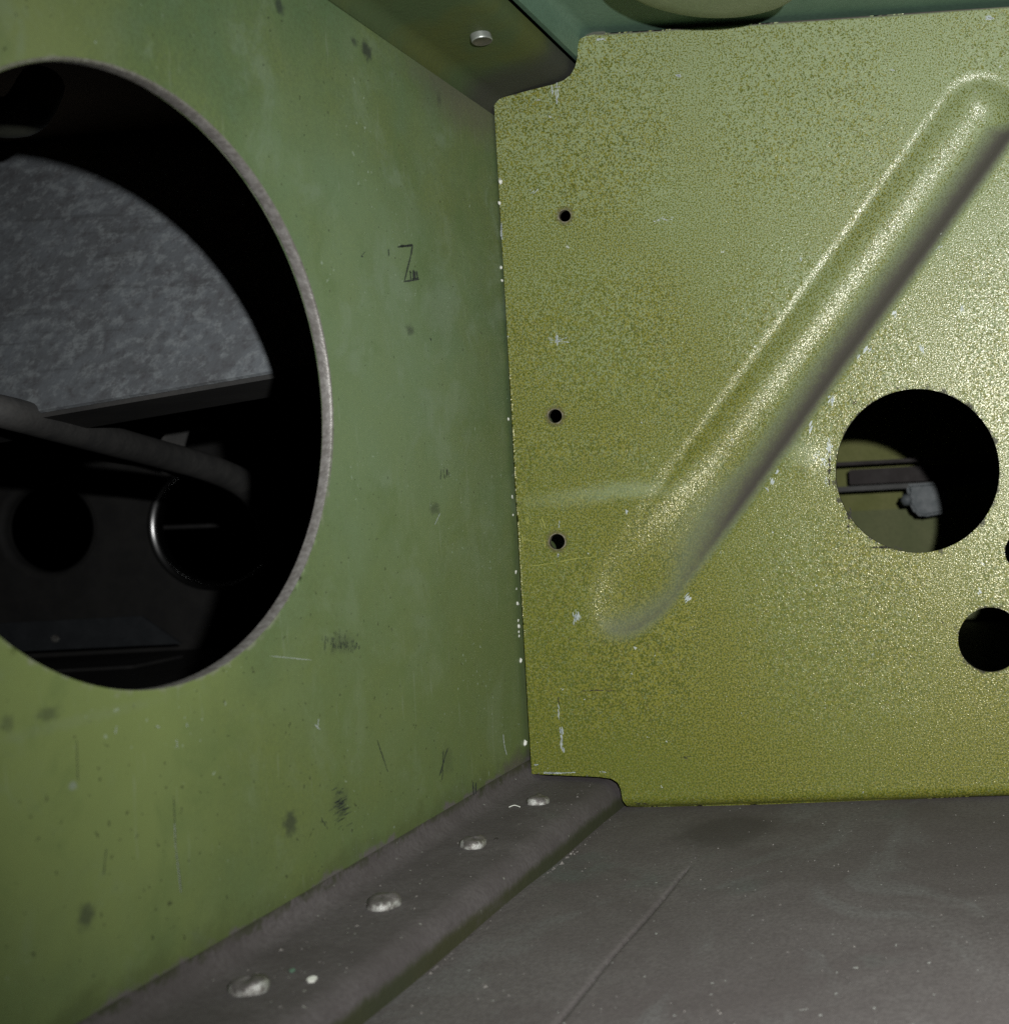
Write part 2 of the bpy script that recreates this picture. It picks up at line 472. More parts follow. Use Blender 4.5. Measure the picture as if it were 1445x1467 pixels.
# ------------------------------------------------------------------ floor plane
FP, FN = Vector((-.1024, 0, -.0776)), Vector((.0237, 0, 1)).normalized()
def FLOOR(x, y): return on_plane(x, y, FP, FN)
def floor_z(X): return FP.z - .0237 * (X - FP.x)

SMUDGES = [(413, 1180, 13, 24, .65), (122, 1313, 16, 26, .6), (70, 1022, 22, 14, .45), (527, 72, 9, 17, .8),
           (510, 60, 6, 9, .6), (524, 14, 12, 14, -.35), (623, 728, 9, 12, .5), (588, 472, 7, 9, .6), (10, 1035, 12, 18, .4), (403, 8, 8, 14, .7),
           (632, 90, 9, 11, -.3), (629, 142, 4, 12, .5), (103, 1126, 7, 9, -.7), (485, 1150, 15, 30, .30), (488, 922, 26, 18, .32),
           (120, 1030, 150, 12, -.10), (640, 1090, 10, 30, .25)]

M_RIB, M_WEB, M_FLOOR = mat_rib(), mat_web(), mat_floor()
M_LOWF, M_TOPF = mat_flange(False), mat_flange(True)
M_EDGE = mat_plain('worn_cut_metal', (0.16, 0.152, 0.142), (0.25, 0.245, 0.232), 900, .42, .3, .45, 1700)
M_RIBEDGE = mat_plain('sheared_sheet_edge', (0.05, 0.045, 0.03), (0.20, 0.19, 0.13), 700, .5, .2, .4)
M_RIVET = mat_rivet()
M_TOPRIVET = mat_plain('grey_rivet_metal', (0.30, 0.33, 0.30), (0.40, 0.42, 0.40), 600, .4, .6, .25)
M_TOPEND = mat_plain('shaded_rivet_end', (0.060, 0.058, 0.045), (0.085, 0.08, 0.06), 600, .6)  # dark colour stands in for shade on the downward end face
M_SAGE = mat_plain('pale_sage_primer', (0.092, 0.165, 0.118), (0.108, 0.185, 0.135), 50, .5, 0, .12)
M_BOSS = mat_plain('olive_sage_primer', (0.165, 0.205, 0.11), (0.185, 0.22, 0.125), 60, .5, 0, .12)
M_CHIP = mat_plain('bare_metal_chip', (0.36, 0.42, 0.42), (0.55, 0.60, 0.60), 900, .5, .15, .3)
M_SCORE = mat_plain('scored_primer', (0.27, 0.28, 0.06), (0.34, 0.35, 0.10), 900, .45, .1, .3)
M_PENCIL = mat_plain('graphite_mark', (0.016, 0.022, 0.026), (0.030, 0.038, 0.042), 1500, .5, 0, .1)
M_CRUMB = mat_plain('white_crumb', (0.62, 0.64, 0.58), (0.78, 0.80, 0.74), 900, .7, 0, .3)
M_DARKGRIT = mat_plain('dark_grit', (0.02, 0.018, 0.015), (0.05, 0.045, 0.04), 900, .8, 0, .3)

# ------------------------------------------------------------------ SPAR: web with the big round hole, two flanges, rivets
spar = empty('spar', 'green painted channel on the left with a big oval-looking hole and riveted flanges', 'spar')
HC, HR, WT = (.1767, .0216), .04515, .0018
P, q, so = cut_sheet(np.arange(.045, .8401, .001), np.linspace(-.0640, .0994, 165), None, [(HC[0], HC[1], HR)])
hd = np.hypot(P[:, 0] - HC[0], P[:, 1] - HC[1]) - HR
bow = .0004 * np.sin(P[:, 0] * 23) * np.sin(P[:, 1] * 19)
fr = np.c_[-A + bow, P[:, 0], P[:, 1]]; bk = np.c_[-A - WT + bow, P[:, 0], P[:, 1]]
me = solid_sheet('web', fr, bk, q, walls=False)
set_attr(me, 'hole_distance', np.r_[hd, hd])
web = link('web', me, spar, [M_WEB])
# bare worn edge of the hole, with a small chamfer
hx = -A + .0004 * math.sin(HC[0] * 23) * math.sin(HC[1] * 19)
rim = lathe('hole_rim', [(HR + .00045, .00012), (HR + .0001, .00003), (HR - .00012, -.00035), (HR - .00014, -WT + .0002), (HR + .0002, -WT - .00005)], 180, 'X', spar, [M_EDGE], (hx, HC[0], HC[1]))
YS = list(np.linspace(.045, .345, 41))
low = [(-.1034, -.0790), (-.1035, -.0770)] + arc(-.1089, -.0756, .0054, 0, 84, 11) + [(-.1120, -.0697), (-.1170, -.0692), (-.1222, -.0686)] + \
      [(-.1240, -.0681), (-.1251, -.0670), (-.1257, -.0655), (-A, -.0638)]
sweep('lower_flange', low, YS, .0016, 1, spar, [M_LOWF], .00015)
top = arc(-A + .0045, .0994, .0045, 180, 102.7, 12) + [(-.1170, .1053), (-.1110, .1067), (-.1085, .1074)] + \
      [(-.1067, .1084), (-.1058, .1095), (-.1054, .1108), (-.1053, .1121)]
sweep('upper_flange', top, YS, .0011, 1, spar, [M_TOPF])

def low_pt(x, y):      # a point on the lower flange's upper face
    return on_plane(x, y, (-.1170, 0, -.0692), Vector((-.104, 0, -1)).normalized() * -1)
dome = [(.00005, .0022), (.0010, .00218), (.0016, .0021), (.0021, .00185), (.0025, .0013), (.0026, .0007), (.0026, 0), (.0025, -.0012)]
first = None
for (x, y) in [(770, 1151), (678, 1212), (549, 1297), (358, 1418)]:
    p = low_pt(x, y)
    if first is None:
        o = first = lathe('rivet', dome, 28, 'Z', spar, [M_RIVET])
        for v in o.data.vertices:
            a = math.atan2(v.co.y, v.co.x); k = 1 + .05 * math.sin(3 * a + 1) + .03 * math.sin(5 * a)
            v.co.x *= k; v.co.y *= k; v.co.z += .00022 * math.sin(2 * a + v.co.x * 900) * (v.co.z > .001)
    else:
        o = first.copy(); COL.objects.link(o); o.parent = spar
    o.location = p + Vector((0, 0, -.0003)); o.rotation_euler = (rnd.uniform(-.12, .12), rnd.uniform(-.1, .16), rnd.uniform(0, 6))
    s = rnd.uniform(.94, 1.06); o.scale = (s, s, s * rnd.uniform(.9, 1.1))
tn = Vector((-.229, 0, 1)).normalized()
p = on_plane(688, 50, (-.1170, 0, .1053), tn)
flat = [(.0021, -.0015), (.00222, -.0014), (.00225, -.0011), (.00222, 0), (.0022, .0006)]
o = lathe('rivet', flat, 36, 'Z', spar, [M_TOPRIVET]); o.location = p; o.rotation_euler = (0, -.225, 0)
ef = lathe('end_face', [(.00003, -.00135), (.0017, -.00135), (.0021, -.0015)], 36, 'Z', o, [M_TOPEND])
o['label'] = 'flat grey rivet end hanging from the upper flange'

# ------------------------------------------------------------------ RIB: stamped sheet with the diagonal groove and holes
rib = empty('rib', 'yellow-green speckled sheet with a diagonal pressed groove and round holes', 'panel')
outl = [(707.5, 143), (760, 129), (793, 121), (808, 115), (818, 107), (824, 96), (827, 84), (828, 62), (831, 56), (838, 52), (852, 49), (866, 46.5), (950, 41.5),
        (1100, 31), (1300, 17.5), (1445, 9), (2350, -55), (2350, 1097), (1445, 1143), (1150, 1156), (905, 1161), (896, 1157), (891, 1145),
        (889, 1131), (885, 1122), (876, 1116), (860, 1113.5), (761.5, 1109)]
outw = [(on_y(x, y, D).x, on_y(x, y, D).z) for x, y in outl]
holes_px = [(1314, 674.5, 117.5), (1418.5, 916.5, 46.5), (1466, 790, 27), (809, 309, 8.6), (795, 596, 10), (798, 776, 11.2)]
K = D / F
holes = [(on_y(x, y, D).x, on_y(x, y, D).z, r * K) for x, y, r in holes_px]
g0, g1 = on_y(1405, 166, D), on_y(924, 820, D); g0, g1 = np.array((g0.x, g0.z)), np.array((g1.x, g1.z))
GR, RB, RL = 66 * K, .0105, .0044
phi = math.asin(GR / (RB + RL)); GH = (RB + RL) * (1 - math.cos(phi))
w0, w1 = on_y(735, 722, D), on_y(950, 694, D); w0, w1 = np.array((w0.x, w0.z)), np.array((w1.x, w1.z))
dn = on_y(1172, 655, D)

def rib_disp(Q):
    Q = np.asarray(Q, float)
    ab = g1 - g0; t = np.clip(((Q - g0) @ ab) / (ab @ ab), 0, 1)
    ul = ab / np.linalg.norm(ab); al = (Q - g1) @ ul; pe = (Q - g1) @ np.array((-ul[1], ul[0]))
    d = np.linalg.norm(Q - (g0 + t[:, None] * ab), axis=1)
    d = np.where(al > 0, np.hypot(pe, al * .55), d)              # long gentle run-out at the lower end
    tf = np.clip((t - .30) / .70, 0, 1); te = np.clip((t - .74) / .26, 0, 1); fade = (1 - .26 * tf * tf * (3 - 2 * tf)) * (1 - .62 * te * te * (3 - 2 * te))
    d = np.where(t > .5, d - .10 * GR * np.clip((t - .5) / .5, 0, 1), d); d = np.clip(d, 0, None)
    dl = np.clip(GR - d, 0, None)                        # from the lip inwards
    xi = RL * math.sin(phi)
    lip = RL - np.sqrt(np.clip(RL ** 2 - np.minimum(dl, xi) ** 2, 0, None))
    bot = GH - (RB - np.sqrt(np.clip(RB ** 2 - np.minimum(d, RB * math.sin(phi)) ** 2, 0, None)))
    h = np.where(d >= GR, 0, np.where(dl < xi, lip, bot)) * fade
    # a stamping wrinkle that runs from the joint to the foot of the groove
    ab = w1 - w0; t = np.clip(((Q - w0) @ ab) / (ab @ ab), 0, 1)
    side = (Q - (w0 + t[:, None] * ab)) @ np.array((-ab[1], ab[0])) / np.linalg.norm(ab)
    tt = ((Q - w0) @ ab) / (ab @ ab)
    h = h - .00075 / (1 + np.exp(-side / .0013)) * np.exp(-np.clip(side, 0, None) / .014) * np.clip(tt * 3 + .3, 0, 1) * np.clip((1.1 - tt) * 3, 0, 1) * (d > GR - .001)
    # dent beside the large hole, slow waves of the sheet
    r2 = ((Q[:, 0] - dn.x) / .0065) ** 2 + ((Q[:, 1] - dn.z) / .0045) ** 2
    h = h + .00044 * np.exp(-r2) * (Q[:, 0] - dn.x) / .004
    h = h + .00025 * np.sin(Q[:, 0] * 55 + 1) * np.sin(Q[:, 1] * 47)
    # sheet rolls back along its top and bottom edges
    zt = .1186 + (Q[:, 0] + .1024) * .0125; zb = -.0774 - (Q[:, 0] + .1024) * .0237
    for R, dd in ((.0007, zt - Q[:, 1]), (.0032, Q[:, 1] - zb)):
        k = np.clip(R - dd, 0, R * .985)
        h = h + (R - np.sqrt(R * R - k * k)) * (Q[:, 0] > -.1022)
    return h

STEP = .00042
P, q, so = cut_sheet(np.arange(-.1262, .1600, STEP), np.arange(-.0860, .1235, STEP), outw, holes)
h = rib_disp(P)
fr = np.c_[P[:, 0], D + h, P[:, 1]]; bk = fr + np.array((0, .0011, 0))
me = solid_sheet('sheet', fr, bk, q, walls=True)
def near_hole(sel): return np.min([np.hypot(P[:, 0] - a, P[:, 1] - b) - r for a, b, r in holes if sel(r)], axis=0)
hd, hs = near_hole(lambda r: r > .003), near_hole(lambda r: r < .003)
set_attr(me, 'hole_distance', np.r_[hd, hd]); set_attr(me, 'rivet_hole_distance', np.r_[hs, hs])
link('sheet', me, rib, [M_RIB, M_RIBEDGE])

tab = [on_y(x, y, D + .0022) for x, y in [(826, 64), (828, 50), (833, 42), (842, 37), (853, 36), (862, 40), (871, 50), (860, 56)]]  # added dark plate that stands for the shade inside the relief notch
n_ = len(tab); tv = [tuple(p) for p in tab] + [(p.x, p.y + .0011, p.z) for p in tab]
tm = mesh('notch_shade_plate', tv, [tuple(range(n_)), tuple(range(2 * n_ - 1, n_ - 1, -1))] + [(i, i + n_, (i + 1) % n_ + n_, (i + 1) % n_) for i in range(n_)], False); fix_normals(tm)
link('notch_shade_plate', tm, rib, [mat_plain('notch_shade_grey', (0.075, 0.085, 0.065), (0.10, 0.11, 0.085), 300, .7)])

def rib_pt(x, y, lift=.00008):
    p = on_y(x, y, D); return Vector((p.x, D + float(rib_disp([(p.x, p.z)])[0]) - lift, p.z))
def web_pt(x, y, lift=.00008):
    p = on_x(x, y, -A); return Vector((p.x + .0004 * math.sin(p.y * 23) * math.sin(p.z * 19) + lift, p.y, p.z))

def strokes(name, fn, segs, mat, parent, jitter=.4):
    """Thin irregular strokes lying on a surface. segs: (x0, y0, x1, y1, width px)."""
    v, f = [], []
    for (x0, y0, x1, y1, w) in segs:
        L = math.hypot(x1 - x0, y1 - y0); n = max(2, int(L / 2.2)); dx, dy = (x1 - x0) / (L + 1e-6), (y1 - y0) / (L + 1e-6)
        b0 = len(v)
        for i in range(n + 1):
            t = i / n; ta = min(1, min(t, 1 - t) * 5 + .35)
            jx = rnd.uniform(-jitter, jitter) * .6
            ww = w * .5 * ta * rnd.uniform(1 - jitter, 1 + jitter)
            cx, cy = x0 + dx * L * t - dy * jx, y0 + dy * L * t + dx * jx
            v += [fn(cx - dy * ww, cy + dx * ww), fn(cx + dy * ww, cy - dx * ww)]
        for i in range(n):
            a = b0 + 2 * i; f.append((a, a + 1, a + 3, a + 2))
    return link(name, mesh(name, v, f), parent, [mat])

def each(name, fn, segs, mat, parent, jitter=.4):
    for sg in segs: strokes(name, fn, [sg], mat, parent, jitter)

def scuff(name, fn, cx, cy, w, h, ang, n, mat, parent, ln=8, wd=1.2):
    """A rub made of many short strokes within a patch."""
    segs = []
    ca, sa = math.cos(math.radians(ang)), math.sin(math.radians(ang))
    for i in range(n):
        x, y = cx + rnd.gauss(0, .36) * w, cy + rnd.gauss(0, .36) * h
        l = ln * rnd.uniform(.3, 1)
        segs.append((x - ca * l / 2, y - sa * l / 2, x + ca * l / 2, y + sa * l / 2, wd * rnd.uniform(.5, 1.3)))
    return strokes(name, fn, segs, mat, parent)

# pencilled Z with a hatched foot on the web, a short dash beside it
strokes('pencil_mark', web_pt, [(570, 353.5, 592, 350.5, 3.2), (573, 352.5, 591, 351.5, 3.2), (591.5, 351, 589, 366, 1.9), (589, 365, 580, 402, 1.8), (579, 403, 601, 400, 2.4),
        (588, 387, 589, 401, 1.4), (592.5, 386, 593, 401, 2.6), (594.5, 388, 595, 400, 1.8), (597, 388, 599, 401, 2.0), (587, 388, 590, 391, 1.2), (590, 399, 600, 398, 1.8)], M_PENCIL, spar, .25)
strokes('pencil_mark', web_pt, [(557.5, 356, 557.8, 367, 1.0)], M_PENCIL, spar)
# hatched rubs
scuff('rub_mark', web_pt, 487, 921, 34, 18, 90, 70, M_PENCIL, spar, 9, .7)
scuff('rub_mark', web_pt, 485, 1158, 14, 34, -30, 46, M_PENCIL, spar, 14, .9)
scuff('rub_mark', web_pt, 462, 1180, 5, 10, 75, 6, M_PENCIL, spar, 10, .8)
scuff('rub_mark', web_pt, 637, 681, 9, 9, 90, 9, M_PENCIL, spar, 12, .8)
each('rub_mark', web_pt, [(538, 1060, 553, 1106, 1.0), (640, 1072, 628, 1112, 1.3), (634, 1075, 632, 1118, 1.0), (677, 1120, 678, 1140, 1.4), (681, 1121, 681, 1138, 1.2)], M_PENCIL, spar)
each('scratch', web_pt, [(721, 1052, 722, 1066, 1.5), (722, 1066, 726, 1082, 1.3), (630, 735, 622, 752, .8), (448, 1038, 456, 1046, 1.0), (454, 1030, 452, 1044, 1.2), (385, 940, 445, 946, .8),
        (250, 1060, 252, 1072, .9), (628, 92, 631, 100, 1.6), (247, 1180, 248, 1200, .7), (247, 1200, 256, 1280, .6), (165, 1040, 163, 1052, 1), (222, 1040, 226, 1043, 1.8), (265, 1036, 266, 1042, 1.6)], M_CHIP, spar)
each('scratch', web_pt, [(519, 366, 521, 368, 2), (525, 360, 520, 365, 1.2), (616, 484, 618, 488, 2), (246, 1140, 249, 1215, .8), (249, 1215, 257, 1280, .8), (108, 1060, 110, 1120, .9), (150, 1215, 146, 1255, .9)], M_PENCIL, spar)
# chips and scratches on the rib
def chips(pts, name='paint_chip', mat=None):
    for a in pts: scuff(name, rib_pt, *a[:6], mat or M_CHIP, rib, *a[6:])
chips([(800, 488, 22, 6, 5, 16, 9, 1.0), (797, 488, 4, 8, 90, 7, 12, 1.6), (826, 884, 8, 9, 88, 22, 9, 1.6), (984, 857, 4, 6, -48, 12, 11, 2.2), (1106, 690, 6, 8, -60, 10, 8, 1.5),
       (1112, 676, 4, 5, -55, 5, 7, 1.5), (1098, 702, 4, 5, 60, 5, 7, 1.5), (1192, 574, 6, 10, -62, 12, 9, 1.8), (1160, 613, 4, 9, -65, 10, 9, 1.6), (1243, 500, 8, 5, -60, 9, 9, 1.6), (1230, 512, 5, 5, -60, 5, 8, 1.2),
       (804, 1055, 3, 18, 82, 12, 14, 1.5), (807, 1074, 3, 6, 85, 4, 9, 1.4), (800, 1020, 3, 12, 80, 5, 10, 1.0), (792, 131, 3, 8, 90, 5, 8, 1.4), (799, 136, 3, 14, 90, 8, 14, 1.7), (798, 124, 5, 2, 0, 5, 5, 2),
       (768, 144, 8, 1.5, 0, 4, 8, 1.2), (789, 168, 3, 3, 80, 4, 5, 1.3), (862, 56, 8, 3, 0, 7, 7, 2.0), (1416, 27, 10, 5, 10, 10, 9, 2.2), (1279, 100, 5, 2, 0, 4, 6, 1.6), (974, 108, 10, 4, 20, 8, 8, 1.4),
       (716, 258, 2, 5, 88, 4, 10, 1.7), (718.5, 335, 2, 16, 88, 6, 22, 1.2), (765, 275, 7, 6, -40, 7, 7, 1.2), (952, 314, 30, 5, 5, 12, 6, 1.0), (898, 733, 3, 4, 80, 5, 6, 1.6), (1147, 371, 2, 3, 90, 3, 5, 1.6),
       (1344, 355, 4, 4, -40, 5, 6, 1.4), (1280, 450, 4, 7, -60, 6, 8, 1.4), (1404, 848, 4, 6, 60, 6, 6, 1.4), (1378, 442, 4, 7, 85, 7, 9, 1.4), (1320, 500, 4, 8, 75, 6, 9, 1.3), (800, 796, 2, 4, 80, 5, 6, 1.8), (801, 751, 2, 5, 85, 4, 7, .9),
       (768, 1096, 6, 2, 0, 6, 6, 1.4), (800, 1107, 40, 1.5, 2, 18, 9, 1.2), (865, 1106, 8, 2, 15, 6, 7, 1.0), (790, 1108, 14, 1.2, 0, 10, 9, 1.6), (1236, 1134, 2, 3, -60, 3, 5, 1.6), (838, 1002, 2, 1, 0, 2, 3, 1.5),
       (1187, 640, 6, 18, 80, 22, 6, 1.5), (1176, 660, 22, 14, 50, 34, 4, 1.2), (1183, 690, 4, 10, 75, 8, 5, 1.3)])
chips([(852, 989, 30, 1.5, 2, 14, 8, 1.0), (1188, 668, 3, 26, 80, 26, 7, 1.6), (1216, 742, 4, 22, 58, 24, 7, 1.3), (1262, 785, 30, 3, 12, 26, 7, 1.2), (1225, 575, 8, 8, -40, 14, 6, 1.0), (800, 1004, 2, 10, 84, 4, 12, .9), (985, 1085, 16, 3, 12, 7, 8, .8),
       (1350, 892, 2, 2, 40, 3, 5, 1.2), (915, 1152, 18, 4, 8, 14, 5, 1.2)], 'dirt_mark', M_DARKGRIT)
strokes('score_line', rib_pt, [(758, 811, 800, 806, .9), (800, 805, 832, 799, 1.3), (832, 800, 856, 797, 1.0), (753, 741, 755, 751, 1.4), (756, 740, 757, 752, 1.2), (747, 745, 748, 750, 1.0), (776, 740, 782, 758, 1.4), (773, 744, 777, 756, .9), (748, 765, 749, 778, 1.6), (752, 768, 753, 776, 1.2),
        (746, 772, 780, 778, .8), (780, 772, 781, 784, 1.0)], M_SCORE, rib)

# white crumbs of paint wedged in the joint of rib and web
import bmesh
cr = []
for (x, y, r) in [(718, 261, 2.2), (717, 291, 2.0), (719, 384, 1.8), (720.5, 402, 1.4), (723, 556, 3.2), (724.5, 573, 2.6), (726.5, 627, 2.0), (732.5, 712, 2.8), (735, 738, 1.8), (738.5, 820, 2.4), (739.7, 843, 2.2), (740.6, 864, 3.0),
                  (742.4, 889, 2.0), (742.8, 897, 3.0), (743.2, 905, 2.4), (743.6, 911, 1.8), (747, 946, 1.8), (752.6, 1064, 3.0), (745.6, 988, 1.8), (729, 600, 1.5)]:
    b = bmesh.new(); bmesh.ops.create_icosphere(b, subdivisions=1, radius=r * K * 1.3)
    for v in b.verts: v.co *= rnd.uniform(.75, 1.2)
    mm = bpy.data.meshes.new('paint_crumb'); b.to_mesh(mm); b.free()
    o = link('paint_crumb', mm, rib, [M_CRUMB]); pp = on_y(x, y, D); o.location = (pp.x, D - .0006, pp.z); o.scale = (1, 1, rnd.uniform(1, 1.5))

# ------------------------------------------------------------------ FLOOR: dusty sheet, thin seam
sx = FLOOR(985, 1245)
xs = np.unique(np.r_[np.arange(-.1040, .1600, .0011), sx.x + np.array((-.0004, -.00018, -.00008, .00008, .00018, .0004))])
ys = np.arange(.060, .3200, .0011)
U, V = np.meshgrid(xs, ys, indexing='ij')
seam = np.exp(-((U - sx.x + .00005 * np.sin(V * 160)) / .00022) ** 2) * np.clip((sx.y + .002 - V) / .004, 0, 1)
lap = .00022 / (1 + np.exp((U - sx.x) / .0002)) * np.clip((sx.y + .004 - V) / .012, 0, 1)
Z = floor_z(U) - seam * .0005 + lap + .00025 * np.sin(U * 90 + V * 37) * np.sin(V * 71)
n1 = len(ys); I = np.arange(U.size).reshape(U.shape)
q = np.stack([I[:-1, :-1], I[1:, :-1], I[1:, 1:], I[:-1, 1:]], -1).reshape(-1, 4)
fr = np.c_[U.ravel(), V.ravel(), Z.ravel()]
fl_me = solid_sheet('floor', fr, fr - np.array((0, 0, .0016)), q, True)
set_attr(fl_me, 'crack', np.r_[seam.ravel(), seam.ravel()])
tag(link('floor', fl_me, None, [M_FLOOR, M_FLOOR]), 'grey dusty sheet floor in front of the speckled panel', None, None, 'structure')

# loose grit on flange and floor
v, f = [], []
def grain(p, r):
    b0 = len(v)
    for d in ((1, 0, 0), (-.5, .86, 0), (-.5, -.86, 0), (0, 0, 1)):
        v.append((p[0] + d[0] * r * rnd.uniform(.6, 1.3), p[1] + d[1] * r * rnd.uniform(.6, 1.3), p[2] + d[2] * r * rnd.uniform(.6, 1.1)))
    f.extend([(b0, b0 + 1, b0 + 3), (b0 + 1, b0 + 2, b0 + 3), (b0 + 2, b0, b0 + 3)])
for i in range(420):
    x, y = rnd.uniform(-.102, .02), rnd.uniform(.16, .297)
    grain((x, y, floor_z(x) + .00005), abs(rnd.gauss(0, .00012)) + .00005)
for i in range(170):
    x, y = rnd.uniform(-.122, -.107), rnd.uniform(.13, .298)
    grain((x, y, -.0692 - (x + .117) * .104), abs(rnd.gauss(0, .00012)) + .00005)
for i in range(150):
    y = rnd.uniform(.2, .298)
    grain((-.1030 + abs(rnd.gauss(0, .0006)), y, -.0776), abs(rnd.gauss(0, .00018)) + .00006)
tag(link('grit', mesh('grit', v, f, False), None, [mat_plain('pale_grit', (0.09, 0.085, 0.08), (0.22, 0.21, 0.19), 300, .9)]), 'fine grit scattered over the dusty flange and floor', None, None, 'stuff')

def flake(name, x, y, r, label, mat, n=7):
    p = low_pt(x, y); b = bmesh.new()
    ring = [b.verts.new((r * rnd.uniform(.7, 1.15) * math.cos(2 * math.pi * i / n), r * rnd.uniform(.7, 1.15) * math.sin(2 * math.pi * i / n), 0)) for i in range(n)]
    fc = b.faces.new(ring); e = bmesh.ops.extrude_face_region(b, geom=[fc])
    for g in e['geom']:
        if isinstance(g, bmesh.types.BMVert): g.co.z += r * .45; g.co.x *= .9; g.co.y *= .9
    bmesh.ops.recalc_face_normals(b, faces=b.faces)
    mm = bpy.data.meshes.new(name); b.to_mesh(mm); b.free()
    o = link(name, mm, None, [mat]); o.location = p + Vector((0, 0, .0001)); o.rotation_euler = (.25, .15, 0)
    return tag(o, label, 'paint flake')
flake('paint_flake', 447, 1406, .00075, 'pale flake lying right of the nearest rivet on the dusty flange', M_CRUMB)
flake('paint_flake', 419, 1392, .00045, 'tiny greenish flake between the two nearest rivets on the flange', M_SAGE)
flake('paint_flake', 711, 1203, .00045, 'tiny black flake right of the third rivet from the front', M_DARKGRIT)
th = tube('thread', [low_pt(729, 1158.5) + Vector((0, 0, .0003)), low_pt(737, 1157) + Vector((0, 0, .0005)), low_pt(745, 1158.3) + Vector((0, 0, .0003))], .00012, 6, None, [M_CRUMB], 4)
tag(th, 'short white thread lying left of the farthest rivet on the flange', 'thread')

# ------------------------------------------------------------------ UPPER SKIN with joggle, and the round boss hanging from it
sk = [(-.1037, .1128), (-.1036, .1136), (-.1034, .1148), (-.1031, .1160), (-.1027, .1178), (-.1018, .1192), (-.1000, .1198), (-.0800, .1200), (-.04, .1204), (.16, .1232)]
us = sweep('upper_skin', sk, list(np.linspace(.06, .36, 21)), .0014, 1, None, [M_SAGE])
tag(us, 'pale sage skin above the speckled panel', None, None, 'structure')
boss = lathe('round_boss', [(.0002, .1068), (.012, .1069), (.0172, .1074), (.0190, .1082), (.0195, .1094), (.0195, .1190)], 72, 'Z', None, [M_BOSS], (-.0578, .2500, 0))
tag(boss, 'round olive boss hanging from the sage skin at the top edge', 'boss')

# ------------------------------------------------------------------ LEFT BAY, seen through the big hole
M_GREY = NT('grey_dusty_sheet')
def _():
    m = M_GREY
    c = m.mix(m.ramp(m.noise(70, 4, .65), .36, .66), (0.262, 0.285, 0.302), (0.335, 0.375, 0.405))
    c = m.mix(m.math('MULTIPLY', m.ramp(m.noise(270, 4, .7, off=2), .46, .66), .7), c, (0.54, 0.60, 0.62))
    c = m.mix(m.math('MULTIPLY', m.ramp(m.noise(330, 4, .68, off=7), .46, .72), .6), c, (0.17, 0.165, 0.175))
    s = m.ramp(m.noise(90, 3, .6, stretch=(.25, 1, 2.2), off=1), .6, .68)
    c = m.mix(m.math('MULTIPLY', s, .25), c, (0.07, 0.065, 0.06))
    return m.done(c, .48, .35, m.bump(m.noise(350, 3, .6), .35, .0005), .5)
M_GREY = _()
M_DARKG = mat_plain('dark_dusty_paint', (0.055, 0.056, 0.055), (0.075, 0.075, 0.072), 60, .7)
M_HOSE = mat_plain('grey_rubber', (0.085, 0.087, 0.085), (0.12, 0.12, 0.115), 120, .65)
M_BAR = mat_plain('polished_edge', (0.55, 0.57, 0.57), (0.64, 0.65, 0.65), 200, .28, 1.0, .02)
M_BLUE = mat_plain('blue_grey_paint', (0.060, 0.068, 0.075), (0.08, 0.09, 0.098), 90, .6)
M_PIPE = mat_plain('dim_olive_paint', (0.035, 0.038, 0.028), (0.045, 0.048, 0.035), 90, .6)
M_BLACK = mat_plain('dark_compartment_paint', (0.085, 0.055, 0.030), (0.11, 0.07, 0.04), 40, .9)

BW = -A - WT - .0006
plate = empty('inner_plate', 'mottled grey plate behind the big hole with a bent lower edge', 'plate')
def quad_slab(name, pts, thick, parent, mat, n=24):
    """Flat sheet through four corners (a b / d c), with thickness behind it."""
    a, b, c, d = [Vector(p) for p in pts]; v = []
    for i in range(n + 1):
        for j in range(n + 1):
            s, t = i / n, j / n; v.append((a * (1 - s) + b * s) * (1 - t) + (d * (1 - s) + c * s) * t)
    I = np.arange((n + 1) ** 2).reshape(n + 1, n + 1)
    q = np.stack([I[:-1, :-1], I[1:, :-1], I[1:, 1:], I[:-1, 1:]], -1).reshape(-1, 4)
    nr = (b - a).cross(d - a).normalized()
    fr = np.array([tuple(p) for p in v]); me = solid_sheet(name, fr, fr - np.array(tuple(nr)) * thick, q, True)
    fix_normals(me)
    return link(name, me, parent, [mat, mat])
Yp = .333
bl, br = on_y(-260, 646, .316), on_y(474, 521, .311)
br.x = min(br.x, BW)
tl, tr = bl + Vector((-.004, .062, .13)), br + Vector((.0, .062, .13))
quad_slab('face', [tl, tr, br, bl], .0012, plate, M_GREY)
nl = Vector((0, .026, -.0002)); quad_slab('lip', [bl + Vector((0, .0002, 0)), br + Vector((0, .0002, 0)), br + nl, bl + nl], .0012, plate, M_DARKG, 6)

hose = tube('hose', [on_y(-260, 530, .296), on_y(-60, 575, .301), on_y(20, 594, .309), on_y(130, 624, .355), on_y(230, 651, .415), on_y(300, 671, .455), on_y(345, 691, .485), on_y(372, 714, .505), on_y(388, 748, .525), on_y(396, 800, .55)], .0037, 20, None, [M_HOSE], 8, .0064)
tag(hose, 'thick grey hose curving down behind the big hole', 'hose')
cab = tube('cable', [on_y(-200, 590, .40), on_y(0, 628, .43), on_y(100, 643, .45), on_y(180, 655, .47), on_y(232, 664, .485), on_y(270, 680, .50)], .003, 12, None, [M_BLACK])
tag(cab, 'thin dark cable running under the grey hose', 'cable')
cl = lathe('clamp_screw', [(.0001, -.0018), (.0013, -.0015), (.0018, -.0006), (.0019, .0009)], 16, 'Y', None, [M_RIVET], on_y(228, 666, .478))
tag(cl, 'small pale screw head just below the grey hose', 'screw')
